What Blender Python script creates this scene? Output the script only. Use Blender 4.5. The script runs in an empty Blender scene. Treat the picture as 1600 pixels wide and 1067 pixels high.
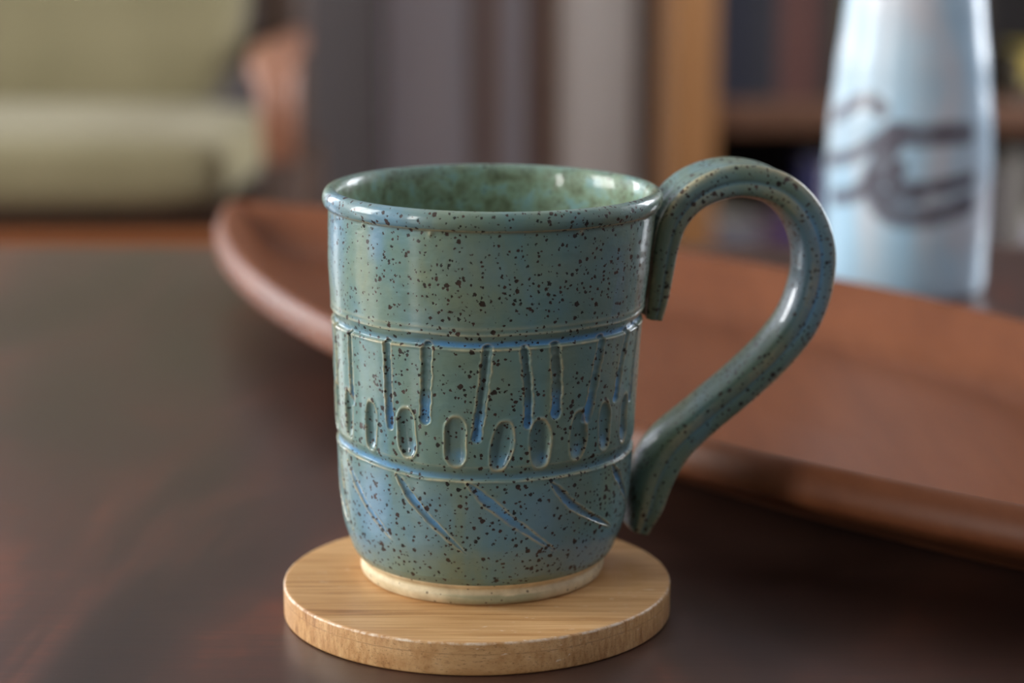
import bpy, bmesh, math, random
import numpy as np
from mathutils import Vector, Matrix
random.seed(4)
PI = math.pi
S = bpy.context.scene
COL = S.collection

# ------------------------------------------------------------------ camera
H_CAM = 0.1920
PITCH = math.radians(12.4)
cam_d = bpy.data.cameras.new('camera')
cam = bpy.data.objects.new('camera', cam_d)
COL.objects.link(cam)
cam.location = (0, 0, H_CAM)
cam.rotation_euler = (PI/2 - PITCH, 0, 0)
cam_d.sensor_width = 36.0
cam_d.lens = 3500.0 / 1600.0 * 36.0
cam_d.clip_start = 0.02
cam_d.clip_end = 100
cam_d.dof.use_dof = True
cam_d.dof.focus_distance = 0.536
cam_d.dof.aperture_fstop = 7.4
cam_d.dof.aperture_blades = 0
S.camera = cam

# ------------------------------------------------------------------ world, window light, exposure
W = bpy.data.worlds.new('world')
S.world = W
W.use_nodes = True
bgn = W.node_tree.nodes['Background']
bgn.inputs[0].default_value = (0.92, 0.95, 1.0, 1)
bgn.inputs[1].default_value = 0.11

def area(name, loc, target, sx, sy, power, col):
    l = bpy.data.lights.new(name, 'AREA')
    l.shape = 'RECTANGLE'; l.size = sx; l.size_y = sy
    l.energy = power; l.color = col
    o = bpy.data.objects.new(name, l)
    COL.objects.link(o)
    o.location = loc
    o.rotation_euler = (Vector(target) - Vector(loc)).to_track_quat('-Z', 'Y').to_euler()
    return o
# daylight through the side windows (built below); the far-left one is an added fill
area('daylight_near', (-1.795, -0.72, 0.62), (0, -0.72, 0.62), 0.34, 1.0, 26, (1.0, 0.99, 0.97))
area('daylight_left', (-1.795, 0.78, 0.62), (0, 0.78, 0.62), 0.74, 1.0, 48, (1.0, 0.985, 0.96))  # main window
area('daylight_right', (1.495, 2.05, 0.60), (0, 2.05, 0.60), 0.9, 1.1, 54, (0.90, 0.94, 1.0))
area('fill_far', (-1.795, 2.62, 0.62), (0, 2.62, 0.62), 0.70, 1.0, 42, (0.94, 0.96, 1.0))  # added fill that brightens the back wall and bookcase from out of view

S.view_settings.view_transform = 'Standard'
S.view_settings.look = 'None'
S.view_settings.exposure = -0.10
S.view_settings.gamma = 1.0
S.view_settings.use_curve_mapping = False

# ------------------------------------------------------------------ helpers
def lin(r, g, b):
    f = lambda c: (c/255/12.92) if c/255 <= 0.04045 else ((c/255+0.055)/1.055)**2.4
    return (f(r), f(g), f(b), 1.0)

class NT:
    """tiny node-tree writer"""
    def __init__(s, name):
        s.m = bpy.data.materials.new(name); s.m.use_nodes = True
        s.t = s.m.node_tree; s.b = s.t.nodes['Principled BSDF']
    def n(s, typ, **kw):
        nd = s.t.nodes.new(typ)
        for k, v in kw.items(): setattr(nd, k, v)
        return nd
    def l(s, a, b): s.t.links.new(a, b)
    def coord(s, out='Object'): return s.n('ShaderNodeTexCoord').outputs[out]
    def mapping(s, vec, scale=(1,1,1), rot=(0,0,0), loc=(0,0,0)):
        m = s.n('ShaderNodeMapping'); s.l(vec, m.inputs[0])
        m.inputs['Scale'].default_value = scale; m.inputs['Rotation'].default_value = rot
        m.inputs['Location'].default_value = loc
        return m.outputs[0]
    def noise(s, vec, scale, detail=3, rough=0.5, dist=0.0):
        m = s.n('ShaderNodeTexNoise'); s.l(vec, m.inputs['Vector'])
        m.inputs['Scale'].default_value = scale; m.inputs['Detail'].default_value = detail
        m.inputs['Roughness'].default_value = rough; m.inputs['Distortion'].default_value = dist
        return m
    def ramp(s, fac, stops):
        r = s.n('ShaderNodeValToRGB'); s.l(fac, r.inputs[0])
        e = r.color_ramp.elements
        while len(e) < len(stops): e.new(0.5)
        for i, (p, c) in enumerate(stops):
            e[i].position = p; e[i].color = c
        return r.outputs[0]
    def mix(s, fac, a, b, blend='MIX'):
        m = s.n('ShaderNodeMix', data_type='RGBA', blend_type=blend)
        for sock, v in ((m.inputs[0], fac), (m.inputs[6], a), (m.inputs[7], b)):
            if hasattr(v, 'is_linked'): s.l(v, sock)
            else: sock.default_value = v
        return m.outputs[2]
    def math(s, op, a, b=0.5, c=None):
        m = s.n('ShaderNodeMath', operation=op)
        for i, v in enumerate((a, b) if c is None else (a, b, c)):
            if hasattr(v, 'is_linked'): s.l(v, m.inputs[i])
            else: m.inputs[i].default_value = v
        return m.outputs[0]
    def maprange(s, v, a, b, c=0.0, d=1.0):
        m = s.n('ShaderNodeMapRange'); s.l(v, m.inputs[0])
        for i, x in enumerate((a, b, c, d)): m.inputs[i+1].default_value = x
        return m.outputs[0]
    def attr(s, name): return s.n('ShaderNodeAttribute', attribute_name=name)
    def bump(s, h, strength, dist):
        m = s.n('ShaderNodeBump'); s.l(h, m.inputs['Height'])
        m.inputs['Strength'].default_value = strength; m.inputs['Distance'].default_value = dist
        s.l(m.outputs[0], s.b.inputs['Normal'])

def tag(o, label=None, cat=None, group=None, kind=None):
    if label: o['label'] = label
    if cat: o['category'] = cat
    if group: o['group'] = group
    if kind: o['kind'] = kind
    return o
def empty(name, loc, label, cat, rz=0, group=None, rot=None):
    o = bpy.data.objects.new(name, None); COL.objects.link(o)
    o.location = loc; o.rotation_euler = rot if rot else (0, 0, rz); o.empty_display_size = 0.02
    return tag(o, label, cat, group)
def link(name, me, mat, parent=None, loc=None):
    o = bpy.data.objects.new(name, me); COL.objects.link(o)
    if mat and not me.materials: me.materials.append(mat)
    if parent: o.parent = parent
    if loc: o.location = loc
    return o
def grid_mesh(name, V, closed_u=True, closed_v=False, flip=False, cap=False):
    """V: (rows, cols, 3) array -> smooth quad mesh; columns wrap when closed_u"""
    nr, nc, _ = V.shape
    me = bpy.data.meshes.new(name)
    idx = np.arange(nr*nc).reshape(nr, nc)
    a = idx if closed_v else idx[:-1]
    b = np.roll(idx, -1, 0) if closed_v else idx[1:]
    if closed_u:
        q = np.stack([a, np.roll(a, -1, 1), np.roll(b, -1, 1), b], -1)
    else:
        q = np.stack([a[:, :-1], a[:, 1:], b[:, 1:], b[:, :-1]], -1)
    q = q.reshape(-1, 4)
    if flip: q = q[:, ::-1]
    nv = nr*nc; caps = []
    if cap: caps = [idx[0][::-1] if not flip else idx[0], idx[-1] if not flip else idx[-1][::-1]]
    nl = q.size + sum(len(c) for c in caps)
    me.vertices.add(nv); me.vertices.foreach_set('co', V.reshape(-1).astype(np.float32))
    me.loops.add(nl)
    me.loops.foreach_set('vertex_index', np.concatenate([q.reshape(-1)] + caps).astype(np.int32))
    npoly = len(q) + len(caps); me.polygons.add(npoly)
    st = np.concatenate([np.arange(len(q))*4] + [[len(q)*4 + sum(len(c) for c in caps[:i])] for i in range(len(caps))]).astype(np.int32)
    me.polygons.foreach_set('loop_start', st)
    me.update(calc_edges=True)
    me.polygons.foreach_set('use_smooth', np.array([True]*len(q) + [False]*len(caps)))
    return me
def fattr(me, name, arr):
    a = me.attributes.new(name, 'FLOAT', 'POINT')
    a.data.foreach_set('value', np.asarray(arr, dtype=np.float32).reshape(-1))
def bm_box(bm, x0, x1, y0, y1, z0, z1):
    r = bmesh.ops.create_cube(bm, size=1)
    for v in r['verts']:
        v.co = Vector(((x0+x1)/2 + v.co.x*(x1-x0), (y0+y1)/2 + v.co.y*(y1-y0), (z0+z1)/2 + v.co.z*(z1-z0)))
    return r['verts']
def box(name, x0, x1, y0, y1, z0, z1, mat, parent=None, bevel=0.0, seg=2, puff=None):
    bm = bmesh.new(); bm_box(bm, x0, x1, y0, y1, z0, z1)
    if bevel: bmesh.ops.bevel(bm, geom=bm.edges[:], offset=bevel, segments=seg, profile=0.5, affect='EDGES')
    me = bpy.data.meshes.new(name); bm.to_mesh(me); bm.free()
    for p in me.polygons: p.use_smooth = bool(bevel)
    o = link(name, me, mat, parent)
    if bevel:
        try: me.set_sharp_from_angle(angle=math.radians(50))
        except Exception: pass
    return o
def catmull(P, n):
    P = np.array(P, float); P = np.vstack([2*P[0]-P[1], P, 2*P[-1]-P[-2]])
    out = []
    for i in range(1, len(P)-2):
        for t in np.linspace(0, 1, n, endpoint=False):
            a, b, c, d = P[i-1:i+3]
            out.append(0.5*((2*b)+(c-a)*t+(2*a-5*b+4*c-d)*t*t+(-a+3*b-3*c+d)*t**3))
    out.append(P[-2]); return np.array(out)
def smooth(e0, e1, x):
    t = np.clip((x-e0)/(e1-e0), 0, 1); return t*t*(3-2*t)

# ------------------------------------------------------------------ materials
def m_flat(name, col, rough=0.6, spec=0.5, nscale=0, amt=0.12, bump=0.0):
    k = NT(name); k.b.inputs['Roughness'].default_value = rough
    k.b.inputs['Specular IOR Level'].default_value = spec
    if nscale:
        n = k.noise(k.coord(), nscale, 4)
        d = tuple(c*(1-amt) for c in col[:3])+(1,); u = tuple(min(1, c*(1+amt)) for c in col[:3])+(1,)
        k.l(k.ramp(n.outputs[0], [(0.3, d), (0.7, u)]), k.b.inputs['Base Color'])
        if bump: k.bump(n.outputs[0], bump, 0.002)
    else: k.b.inputs['Base Color'].default_value = col
    return k.m
def m_wood(name, c1, c2, rough, along='x', scale=1.0, rotz=0.0, spec=0.5, fine=1.0, bump=0.05, coat=0.0):
    k = NT(name)
    st = {'x': (1.2, 14, 14), 'y': (14, 1.2, 14), 'z': (14, 14, 1.2)}[along]
    v = k.mapping(k.coord(), tuple(s*scale for s in st), (0, 0, rotz))
    n1 = k.noise(v, 1.0, 5, 0.55, 0.6)
    n2 = k.noise(v, 6.0*fine, 6, 0.65, 0.2)
    f = k.math('MULTIPLY_ADD', n2.outputs[0], 0.35, k.math('MULTIPLY', n1.outputs[0], 0.65))
    k.l(k.ramp(f, [(0.32, c1), (0.68, c2)]), k.b.inputs['Base Color'])
    k.b.inputs['Roughness'].default_value = rough
    k.b.inputs['Specular IOR Level'].default_value = spec
    k.b.inputs['Coat Weight'].default_value = coat
    k.b.inputs['Coat Roughness'].default_value = 0.15
    if bump: k.bump(f, bump, 0.0006)
    return k.m

M = {}
M['wall'] = m_flat('wall_paint', lin(204, 207, 220), 0.8, 0.3, 3, 0.04)
M['wall_dark'] = m_flat('shaded_wall_colour', lin(92, 87, 87), 0.8, 0.3, 3, 0.06)  # shade on the left wall section put into a darker colour
M['ceiling'] = m_flat('ceiling_paint', lin(225, 224, 220), 0.9, 0.3, 3, 0.02)
M['floor'] = m_wood('floor_wood', lin(92, 62, 42), lin(122, 84, 58), 0.45, 'x', 1.0)
M['trim'] = m_wood('trim_wood', lin(104, 84, 76), lin(124, 102, 92), 0.5, 'z', 1.0)
M['trim_pale'] = m_wood('pale_trim_wood', lin(142, 128, 126), lin(156, 142, 138), 0.5, 'z', 1.0)
M['winframe'] = m_flat('white_window_paint', lin(230, 230, 228), 0.4)
M['table'] = None
M['bookcase'] = m_wood('bookcase_pine', lin(122, 84, 50), lin(150, 106, 64), 0.45, 'z', 1.2)
M['bookshelf_plank'] = m_wood('bookcase_shelf_pine', lin(74, 48, 32), lin(94, 62, 42), 0.5, 'x', 1.2)
M['bookcase_back'] = m_flat('bookcase_back_board', lin(34, 26, 24), 0.7)
M['teak_chair'] = m_wood('chair_teak', lin(136, 92, 70), lin(160, 112, 88), 0.38, 'y', 1.5)
M['teak_rail'] = m_wood('chair_teak_rail', lin(120, 66, 30), lin(142, 82, 40), 0.4, 'x', 1.5)
M['chair_dark'] = m_wood('chair_dark_frame', lin(60, 44, 34), lin(76, 56, 44), 0.5, 'z', 1.5)
M['pages'] = m_flat('book_pages', lin(208, 200, 180), 0.9)

# glossy dark walnut table top with cloudy reddish figure
k = NT('table_walnut')
v = k.mapping(k.coord(), (9.0, 2.6, 3.0), (0, 0, math.radians(32)))
n1 = k.noise(v, 1.5, 5, 0.55, 0.9); n2 = k.noise(k.mapping(k.coord(), (20, 160, 20), (0, 0, math.radians(-14))), 2.0, 5, 0.6, 0.3)
n3 = k.noise(k.coord(), 900, 2, 0.6)
f = k.math('MULTIPLY_ADD', n2.outputs[0], 0.12, k.math('MULTIPLY', n1.outputs[0], 0.88))
c = k.ramp(f, [(0.36, lin(42, 29, 26)), (0.48, lin(56, 37, 31)), (0.58, lin(74, 44, 34)), (0.68, lin(112, 60, 40))])
dust = k.maprange(n3.outputs[0], 0.74, 0.78)
c = k.mix(k.math('MULTIPLY', dust, 0.35), c, lin(170, 150, 140))
k.l(c, k.b.inputs['Base Color'])
k.l(k.maprange(n1.outputs[0], 0.3, 0.7, 0.30, 0.40), k.b.inputs['Roughness'])
k.bump(n2.outputs[0], 0.10, 0.0003)
k.b.inputs['Coat Weight'].default_value = 0.3; k.b.inputs['Coat Roughness'].default_value = 0.36
M['table'] = k.m
# teak serving tray
M['tray'] = m_wood('tray_teak', lin(100, 56, 32), lin(124, 74, 46), 0.42, 'y', 2.0, math.radians(-40), 0.2, 1.0, 0.04)
# bamboo coaster
k = NT('bamboo')
co = k.coord()
g1 = k.noise(k.mapping(co, (14, 420, 90)), 1.0, 5, 0.6, 0.15)
g2 = k.noise(k.mapping(co, (40, 1500, 300)), 1.0, 3, 0.6)
g3 = k.noise(k.mapping(co, (10, 60, 60)), 1.0, 3, 0.5)
f = k.math('ADD', k.math('MULTIPLY', g1.outputs[0], 0.36), k.math('ADD', k.math('MULTIPLY', g2.outputs[0], 0.44), k.math('MULTIPLY', g3.outputs[0], 0.20)))
c = k.ramp(f, [(0.36, lin(150, 102, 56)), (0.45, lin(190, 142, 90)), (0.56, lin(210, 166, 114)), (0.68, lin(224, 186, 138))])
# fibre pits on the cut edge and worn pale scratches on the face
geo = k.n('ShaderNodeNewGeometry'); sx = k.n('ShaderNodeSeparateXYZ'); k.l(geo.outputs['True Normal'], sx.inputs[0])
side = k.math('SUBTRACT', 1.0, k.math('ABSOLUTE', sx.outputs[2]))
pit = k.noise(k.mapping(co, (700, 2600, 2600)), 1.0, 3, 0.7)
pf = k.math('MULTIPLY', k.maprange(pit.outputs[0], 0.56, 0.66), k.math('MULTIPLY', side, 0.55))
c = k.mix(pf, c, lin(120, 80, 44))
scr = k.noise(k.mapping(co, (260, 900, 900), (0, 0, 0.25)), 1.0, 2, 0.6); scm = k.noise(co, 60, 2)
sf = k.math('MULTIPLY', k.maprange(scr.outputs[0], 0.66, 0.70), k.maprange(scm.outputs[0], 0.54, 0.62))
c = k.mix(k.math('MULTIPLY', sf, 0.6), c, lin(236, 222, 200))
so = k.n('ShaderNodeSeparateXYZ'); k.l(co, so.inputs[0])
zw = k.math('ADD', so.outputs[2], k.math('MULTIPLY', k.noise(co, 60, 2).outputs[0], 0.0012))
ln_ = k.math('SUBTRACT', 1.0, k.maprange(k.math('ABSOLUTE', k.math('SUBTRACT', zw, 0.0062)), 0.00004, 0.00016))
ln_ = k.math('MULTIPLY', k.math('MULTIPLY', ln_, side), k.maprange(g2.outputs[0], 0.35, 0.6))
c = k.mix(k.math('MULTIPLY', ln_, 0.55), c, lin(112, 74, 42))
wr = k.math('MULTIPLY', k.maprange(so.outputs[2], 0.0077, 0.0080), k.maprange(side, 0.02, 0.25))
wr = k.math('MULTIPLY', wr, k.maprange(k.noise(co, 240, 3, 0.7).outputs[0], 0.42, 0.6))
c = k.mix(k.math('MULTIPLY', wr, 0.75), c, lin(240, 226, 204))
k.l(c, k.b.inputs['Base Color']); k.b.inputs['Roughness'].default_value = 0.42
k.bump(f, 0.12, 0.0003)
M['bamboo'] = k.m

# speckled stoneware glaze. attributes: pool (thick blue glaze in cuts), edge (tan clay breaking through), inner (inside of the cup)
def glaze(name, speck=1.0, olive=0.0):
    k = NT(name); co = k.coord()
    pool = k.attr('pool').outputs['Fac']; edge = k.attr('edge').outputs['Fac']; inner = k.attr('inner').outputs['Fac']
    blue = k.attr('blue').outputs['Fac']
    n1 = k.noise(k.mapping(co, (60, 60, 26)), 1.0, 4, 0.55, 0.8)
    n2 = k.noise(co, 420, 3, 0.6)
    n3 = k.noise(k.mapping(co, (38, 38, 60), loc=(3, 1, 2)), 1.0, 3, 0.5)
    base = k.ramp(n1.outputs[0], [(0.30, lin(122, 136, 110)), (0.46, lin(114, 138, 124)), (0.60, lin(106, 138, 134)), (0.80, lin(102, 140, 156))])
    base = k.mix(k.maprange(n3.outputs[0], 0.5, 0.72, 0.0, 0.45), base, lin(138, 148, 122))
    base = k.mix(k.math('MULTIPLY', k.maprange(n2.outputs[0], 0.35, 0.7), 0.22), base, lin(96, 124, 118))
    if olive: base = k.mix(k.maprange(n1.outputs[0], 0.3, 0.65, olive, olive*0.5), base, lin(92, 102, 72))
    bn = k.math('MULTIPLY', blue, k.maprange(n1.outputs[0], 0.32, 0.62, 0.35, 1.0))
    base = k.mix(k.math('MULTIPLY', bn, 0.55), base, lin(112, 150, 184))
    pn = k.math('MULTIPLY', pool, k.maprange(n2.outputs[0], 0.25, 0.6, 0.55, 1.0))
    base = k.mix(pn, base, lin(94, 156, 206))
    # inside: blotchy green with soft brown clouds
    ni = k.noise(co, 170, 3, 0.6, 0.5)
    inn = k.ramp(ni.outputs[0], [(0.30, lin(86, 96, 72)), (0.42, lin(114, 130, 104)), (0.55, lin(128, 154, 130)), (0.70, lin(126, 164, 164))])
    base = k.mix(inner, base, inn)
    en = k.math('MULTIPLY', edge, k.maprange(n2.outputs[0], 0.3, 0.6, 0.35, 1.0))
    base = k.mix(en, base, lin(186, 172, 132))
    # iron speckles: two sizes, irregular outlines
    dn = k.noise(co, 1500, 2, 0.6); dv = k.n('ShaderNodeVectorMath', operation='MULTIPLY_ADD')
    k.l(dn.outputs['Color'], dv.inputs[0]); dv.inputs[1].default_value = (0.0009,)*3; k.l(co, dv.inputs[2])
    dens = k.noise(co, 55, 2)
    fac = None; 
    for sc, rmin, rmax, keep in ((360, 0.09, 0.26, 1.0), (760, 0.08, 0.32, 0.9), (520, 0.06, 0.29, 0.9)):
        vo = k.n('ShaderNodeTexVoronoi'); vo.inputs['Scale'].default_value = sc; k.l(dv.outputs[0], vo.inputs['Vector'])
        rgb = k.n('ShaderNodeSeparateColor'); k.l(vo.outputs['Color'], rgb.inputs[0])
        r = k.maprange(rgb.outputs[0], 0.0, 1.0, rmin, rmax)
        r = k.math('MULTIPLY', r, k.maprange(dens.outputs[0], 0.3, 0.65, 0.70, 1.15))
        on = k.math('LESS_THAN', rgb.outputs[1], keep)
        d = k.math('SUBTRACT', r, vo.outputs['Distance'])
        m = k.math('MULTIPLY', k.maprange(d, -0.02, 0.03), on)
        fac = m if fac is None else k.math('MAXIMUM', fac, m)
    fac = k.math('MULTIPLY', fac, k.math('SUBTRACT', 1.0, k.math('MULTIPLY', inner, 0.55)))
    scol = k.ramp(n2.outputs[0], [(0.38, lin(22, 16, 14)), (0.66, lin(66, 34, 24))])
    base = k.mix(k.math('MULTIPLY', fac, 0.92*speck), base, scol)
    k.l(base, k.b.inputs['Base Color'])
    k.b.inputs['Roughness'].default_value = 0.30
    k.l(k.math('ADD', k.maprange(n2.outputs[0], 0.3, 0.7, 0.30, 0.42), k.math('MULTIPLY', fac, 0.1)), k.b.inputs['Roughness'])
    k.b.inputs['Specular IOR Level'].default_value = 0.22
    k.b.inputs['Coat Weight'].default_value = 0.42
    k.b.inputs['Coat Roughness'].default_value = 0.06
    hh = k.math('SUBTRACT', k.math('MULTIPLY', n2.outputs[0], 0.25), k.math('MULTIPLY', fac, 0.35))
    hh = k.math('ADD', hh, k.math('MULTIPLY', k.noise(k.mapping(co, (150, 150, 260)), 1.0, 3, 0.5).outputs[0], 1.5))
    k.bump(hh, 0.42, 0.0005)
    return k.m
M['glaze'] = glaze('speckled_teal_glaze')
M['glaze_handle'] = glaze('olive_teal_glaze', 1.0, 0.6)
# bare clay foot with a smear of green glaze
k = NT('bare_clay'); co = k.coord()
n = k.noise(co, 260, 4, 0.6); sm = k.noise(k.mapping(co, (45, 45, 420), loc=(0.4, 0, 0.3)), 1.0, 3, 0.5, 0.4)
c = k.ramp(n.outputs[0], [(0.3, lin(196, 178, 140)), (0.7, lin(226, 210, 172))])
smear = k.attr('smear').outputs['Fac']
sm_f = k.math('MULTIPLY', smear, k.maprange(sm.outputs[0], 0.42, 0.52))
c = k.mix(k.math('MULTIPLY', sm_f, 0.62), c, lin(120, 134, 104))
vo = k.n('ShaderNodeTexVoronoi'); vo.inputs['Scale'].default_value = 480; k.l(co, vo.inputs['Vector'])
rgb = k.n('ShaderNodeSeparateColor'); k.l(vo.outputs['Color'], rgb.inputs[0])
d = k.math('SUBTRACT', k.maprange(rgb.outputs[0], 0, 1, 0.02, 0.20), vo.outputs['Distance'])
c = k.mix(k.math('MULTIPLY', k.maprange(d, -0.02, 0.03), 0.8), c, lin(88, 66, 48))
k.l(c, k.b.inputs['Base Color']); k.b.inputs['Roughness'].default_value = 0.62
k.bump(n.outputs[0], 0.25, 0.0004)
M['clay'] = k.m

# ================================================================== SETTING
FZ = -0.50; CZ = 1.9
XL, XR, YB = -1.8, 1.5, 3.25
def struct(o, label=None): return tag(o, label, None, None, 'structure')
struct(box('floor', XL-0.1, XR+0.1, -1.6, YB+0.1, FZ-0.05, FZ, M['floor']))
struct(box('ceiling', XL-0.1, XR+0.1, -1.6, YB+0.1, CZ, CZ+0.05, M['ceiling']))
def wall_x(name, x, xo, wins, wz0, wz1, y0, y1):
    bm = bmesh.new(); a, b = min(x, xo), max(x, xo); y = y0
    for wy0, wy1 in wins:
        bm_box(bm, a, b, y, wy0, FZ, CZ); bm_box(bm, a, b, wy0, wy1, FZ, wz0); bm_box(bm, a, b, wy0, wy1, wz1, CZ); y = wy1
    bm_box(bm, a, b, y, y1, FZ, CZ)
    me = bpy.data.meshes.new(name); bm.to_mesh(me); bm.free()
    return struct(link(name, me, M['wall']))
LW0 = (-0.91, -0.53, 0.10, 1.14); LW = (0.39, 1.17, 0.10, 1.14); LW2 = (2.25, 2.99, 0.10, 1.14); RW = (1.58, 2.52, 0.03, 1.17)
wall_x('wall_left', XL, XL-0.1, [LW0[:2], LW[:2], LW2[:2]], 0.10, 1.14, -1.6, YB)
wall_x('wall_right', XR, XR+0.1, [RW[:2]], 0.03, 1.17, -1.6, YB)
def window(name, x, sgn, w, nx, nz):
    y0, y1, z0, z1 = w
    t = bpy.data.objects.new(name, None); COL.objects.link(t); t.location = (x, (y0+y1)/2, z0); struct(t)
    t.empty_display_size = 0.05
    ym = (y0+y1)/2; xa, xb = (0.006, 0.046) if sgn > 0 else (-0.046, -0.006)
    def b(nm, a0, a1, c0, c1):
        o = box(nm, xa, xb, a0-ym, a1-ym, c0-z0, c1-z0, M['winframe'], t, 0.003)
    fw = 0.04
    b('frame_stile', y0, y0+fw, z0, z1); b('frame_stile', y1-fw, y1, z0, z1)
    b('frame_rail', y0+fw, y1-fw, z0, z0+fw); b('frame_rail', y0+fw, y1-fw, z1-fw, z1)
    for i in range(1, nx):
        yc = y0 + (y1-y0)*i/nx; b('muntin', yc-0.012, yc+0.012, z0+fw, z1-fw)
    for i in range(1, nz):
        zc = z0 + (z1-z0)*i/nz; b('muntin', y0+fw, y1-fw, zc-0.012, zc+0.012)
window('window_1', XL, 1, LW, 2, 1)
window('window_2', XR, -1, RW, 2, 1)
window('fill_window', XL, 1, LW2, 2, 1)  # added window around the far fill lamp, not a known opening
window('window_4', XL, 1, LW0, 1, 1)
# back wall: pale recess on the right, left section with shade coloured in
struct(box('wall_back', XL-0.1, XR+0.1, YB, YB+0.1, FZ, CZ, M['wall']))
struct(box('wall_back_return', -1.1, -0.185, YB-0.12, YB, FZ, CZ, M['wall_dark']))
struct(box('lit_wall_panel', 0.061, 0.179, YB-0.02, YB-0.0005, FZ, 1.5, M['winframe'], bevel=0.002))  # added pale panel; brighter light on this wall strip is in its colour
struct(box('trim_1', -0.060, -0.022, YB-0.02, YB, FZ, CZ, M['trim_pale'], bevel=0.003))
struct(box('trim_2', 0.022, 0.060, YB-0.03, YB, FZ, CZ, M['trim'], bevel=0.004))
struct(box('brown_strip', 0.180, 0.200, YB-0.03, YB, FZ, CZ, M['bookshelf_plank'], bevel=0.004))  # brown strip beside the bookcase, in its shelf colour
struct(box('baseboard_back', -0.185, 0.18, YB-0.035, YB-0.031, FZ, FZ+0.09, M['winframe']))

# ================================================================== COFFEE TABLE
T = empty('coffee_table', (0, 0.45, FZ), 'dark glossy walnut coffee table top under the mug and the tray', 'table')
th = -FZ
box('table_top', -0.80, 0.95, -0.55, 0.648, th-0.032, th, M['table'], T, 0.004, 3)
box('apron', -0.72, 0.87, -0.48, -0.455, th-0.10, th-0.032, M['table'], T, 0.002)
box('apron', -0.72, 0.87, 0.545, 0.57, th-0.10, th-0.032, M['table'], T, 0.002)
for sx_, sy_ in ((-0.72, -0.47), (0.84, -0.47), (-0.72, 0.54), (0.84, 0.54)):
    V = []
    for z_, r_ in ((0, 0.014), (0.2, 0.018), (th-0.032, 0.025)):
        V.append([(sx_+r_*math.cos(a), sy_+r_*math.sin(a), z_) for a in np.linspace(0, 2*PI, 20, endpoint=False)])
    link('leg', grid_mesh('leg', np.array(V), cap=True), M['table'], T)

# ================================================================== BAMBOO COASTER
CT = 0.0085; CR = 0.0498; CC = (-0.0090, 0.5523)
def lathe(name, prof, n, mat, parent=None, loc=None, cap=True):
    a = np.linspace(0, 2*PI, n, endpoint=False)
    V = np.array([[(r*math.cos(t), r*math.sin(t), z) for t in a] for r, z in prof])
    return link(name, grid_mesh(name, V, cap=cap), mat, parent, loc)
e = 0.0007
prof = [(CR-0.0012, 0)] + [(CR-e+e*math.sin(t), e-e*math.cos(t)) for t in np.linspace(0.5, PI/2, 4)] + \
       [(CR-e+e*math.cos(t), CT-e+e*math.sin(t)) for t in np.linspace(0, PI/2, 5)] + [(CR-0.0016, CT)]
cst = lathe('coaster', prof, 160, M['bamboo'], loc=(CC[0], CC[1], 0.0))
tag(cst, 'round pale bamboo coaster lying under the speckled mug', 'coaster')

# ================================================================== MUG
MX, MY = -0.0063, 0.560
mug = empty('coffee_mug', (MX, MY, CT), 'speckled teal blue stoneware mug with carved bands standing on the bamboo coaster', 'mug')
hs = np.array([5.2, 7.1, 10.6, 14.9, 21.8, 32.2, 42.4, 55.9, 66.8, 74.3, 82.6, 91.6, 95.2])
rs = np.array([32.9, 33.9, 35.2, 36.6, 37.5, 38.1, 38.6, 39.1, 39.6, 40.2, 40.9, 41.25, 41.35])
cs_h = np.array([0, 7, 22, 42, 66, 83, 99]); cs_x = np.array([-8.0, -7.5, -7.05, -6.84, -6.4, -5.8, -4.8]) + 6.3
NC = 1000
# outer rings bottom -> top
h_out = np.concatenate([[5.4, 5.65], np.arange(5.9, 70.6, 0.17), np.arange(70.8, 95.2, 0.45)])
def interp_s(x, X, Y):
    # smooth interpolation
    y = np.interp(x, X, Y); ys = y.copy()
    for d_ in (-2, -1, 1, 2): ys = ys + np.interp(x+d_, X, Y)
    return ys/5
r_out = interp_s(h_out, hs, rs)
low = h_out < 8; r_out[low] = np.interp(h_out[low], [5.4, 5.65, 5.9, 6.6, 8.0], [31.6, 32.4, 32.8, 33.4, r_out[~low][0]])
lip = [(41.5, 95.5), (42.0, 95.75), (42.55, 96.3), (42.9, 97.1), (43.0, 98.0), (42.85, 98.9), (42.45, 99.7), (41.9, 100.2), (41.2, 100.45),
       (40.5, 100.4), (39.9, 100.0), (39.4, 99.3), (39.05, 98.3), (38.8, 97.0), (38.6, 95.0)]
lp = catmull(lip, 4)
inn = [(38.4, 92), (38.0, 86), (37.4, 78), (36.9, 70), (36.5, 60), (36.1, 50), (35.6, 40), (35.2, 30), (34.4, 21), (32.5, 14), (29.0, 9.5), (23, 7), (14, 6.2), (5, 6.0), (0.3, 6.0)]
ip = catmull([(38.6, 95.0)] + inn, 5)[1:]
Rr = np.concatenate([r_out, lp[:, 0], ip[:, 0]]); Hh = np.concatenate([h_out, lp[:, 1], ip[:, 1]])
n_o = len(r_out); n_l = len(lp)
thv = np.linspace(-PI, PI, NC, endpoint=False)        # 0 = towards the camera, + = to the right
TH, HH = np.meshgrid(thv, Hh); RR = np.repeat(Rr[:, None], NC, 1)
outer = (np.arange(len(Hh)) < n_o)[:, None] & np.ones((1, NC), bool)
disp = np.zeros_like(RR); pool = np.zeros_like(RR); edge = np.zeros_like(RR)
inner = np.repeat(smooth(n_o + n_l*0.55, n_o + n_l*0.95, np.arange(len(Hh), dtype=float))[:, None], NC, 1)
deg = np.degrees(TH)
rng = np.random.RandomState(3)
wob = sum(rng.uniform(-1, 1)*np.sin(kk*TH + rng.uniform(0, 6.28)) for kk in (2, 3, 5, 7, 11))/3.0
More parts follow.
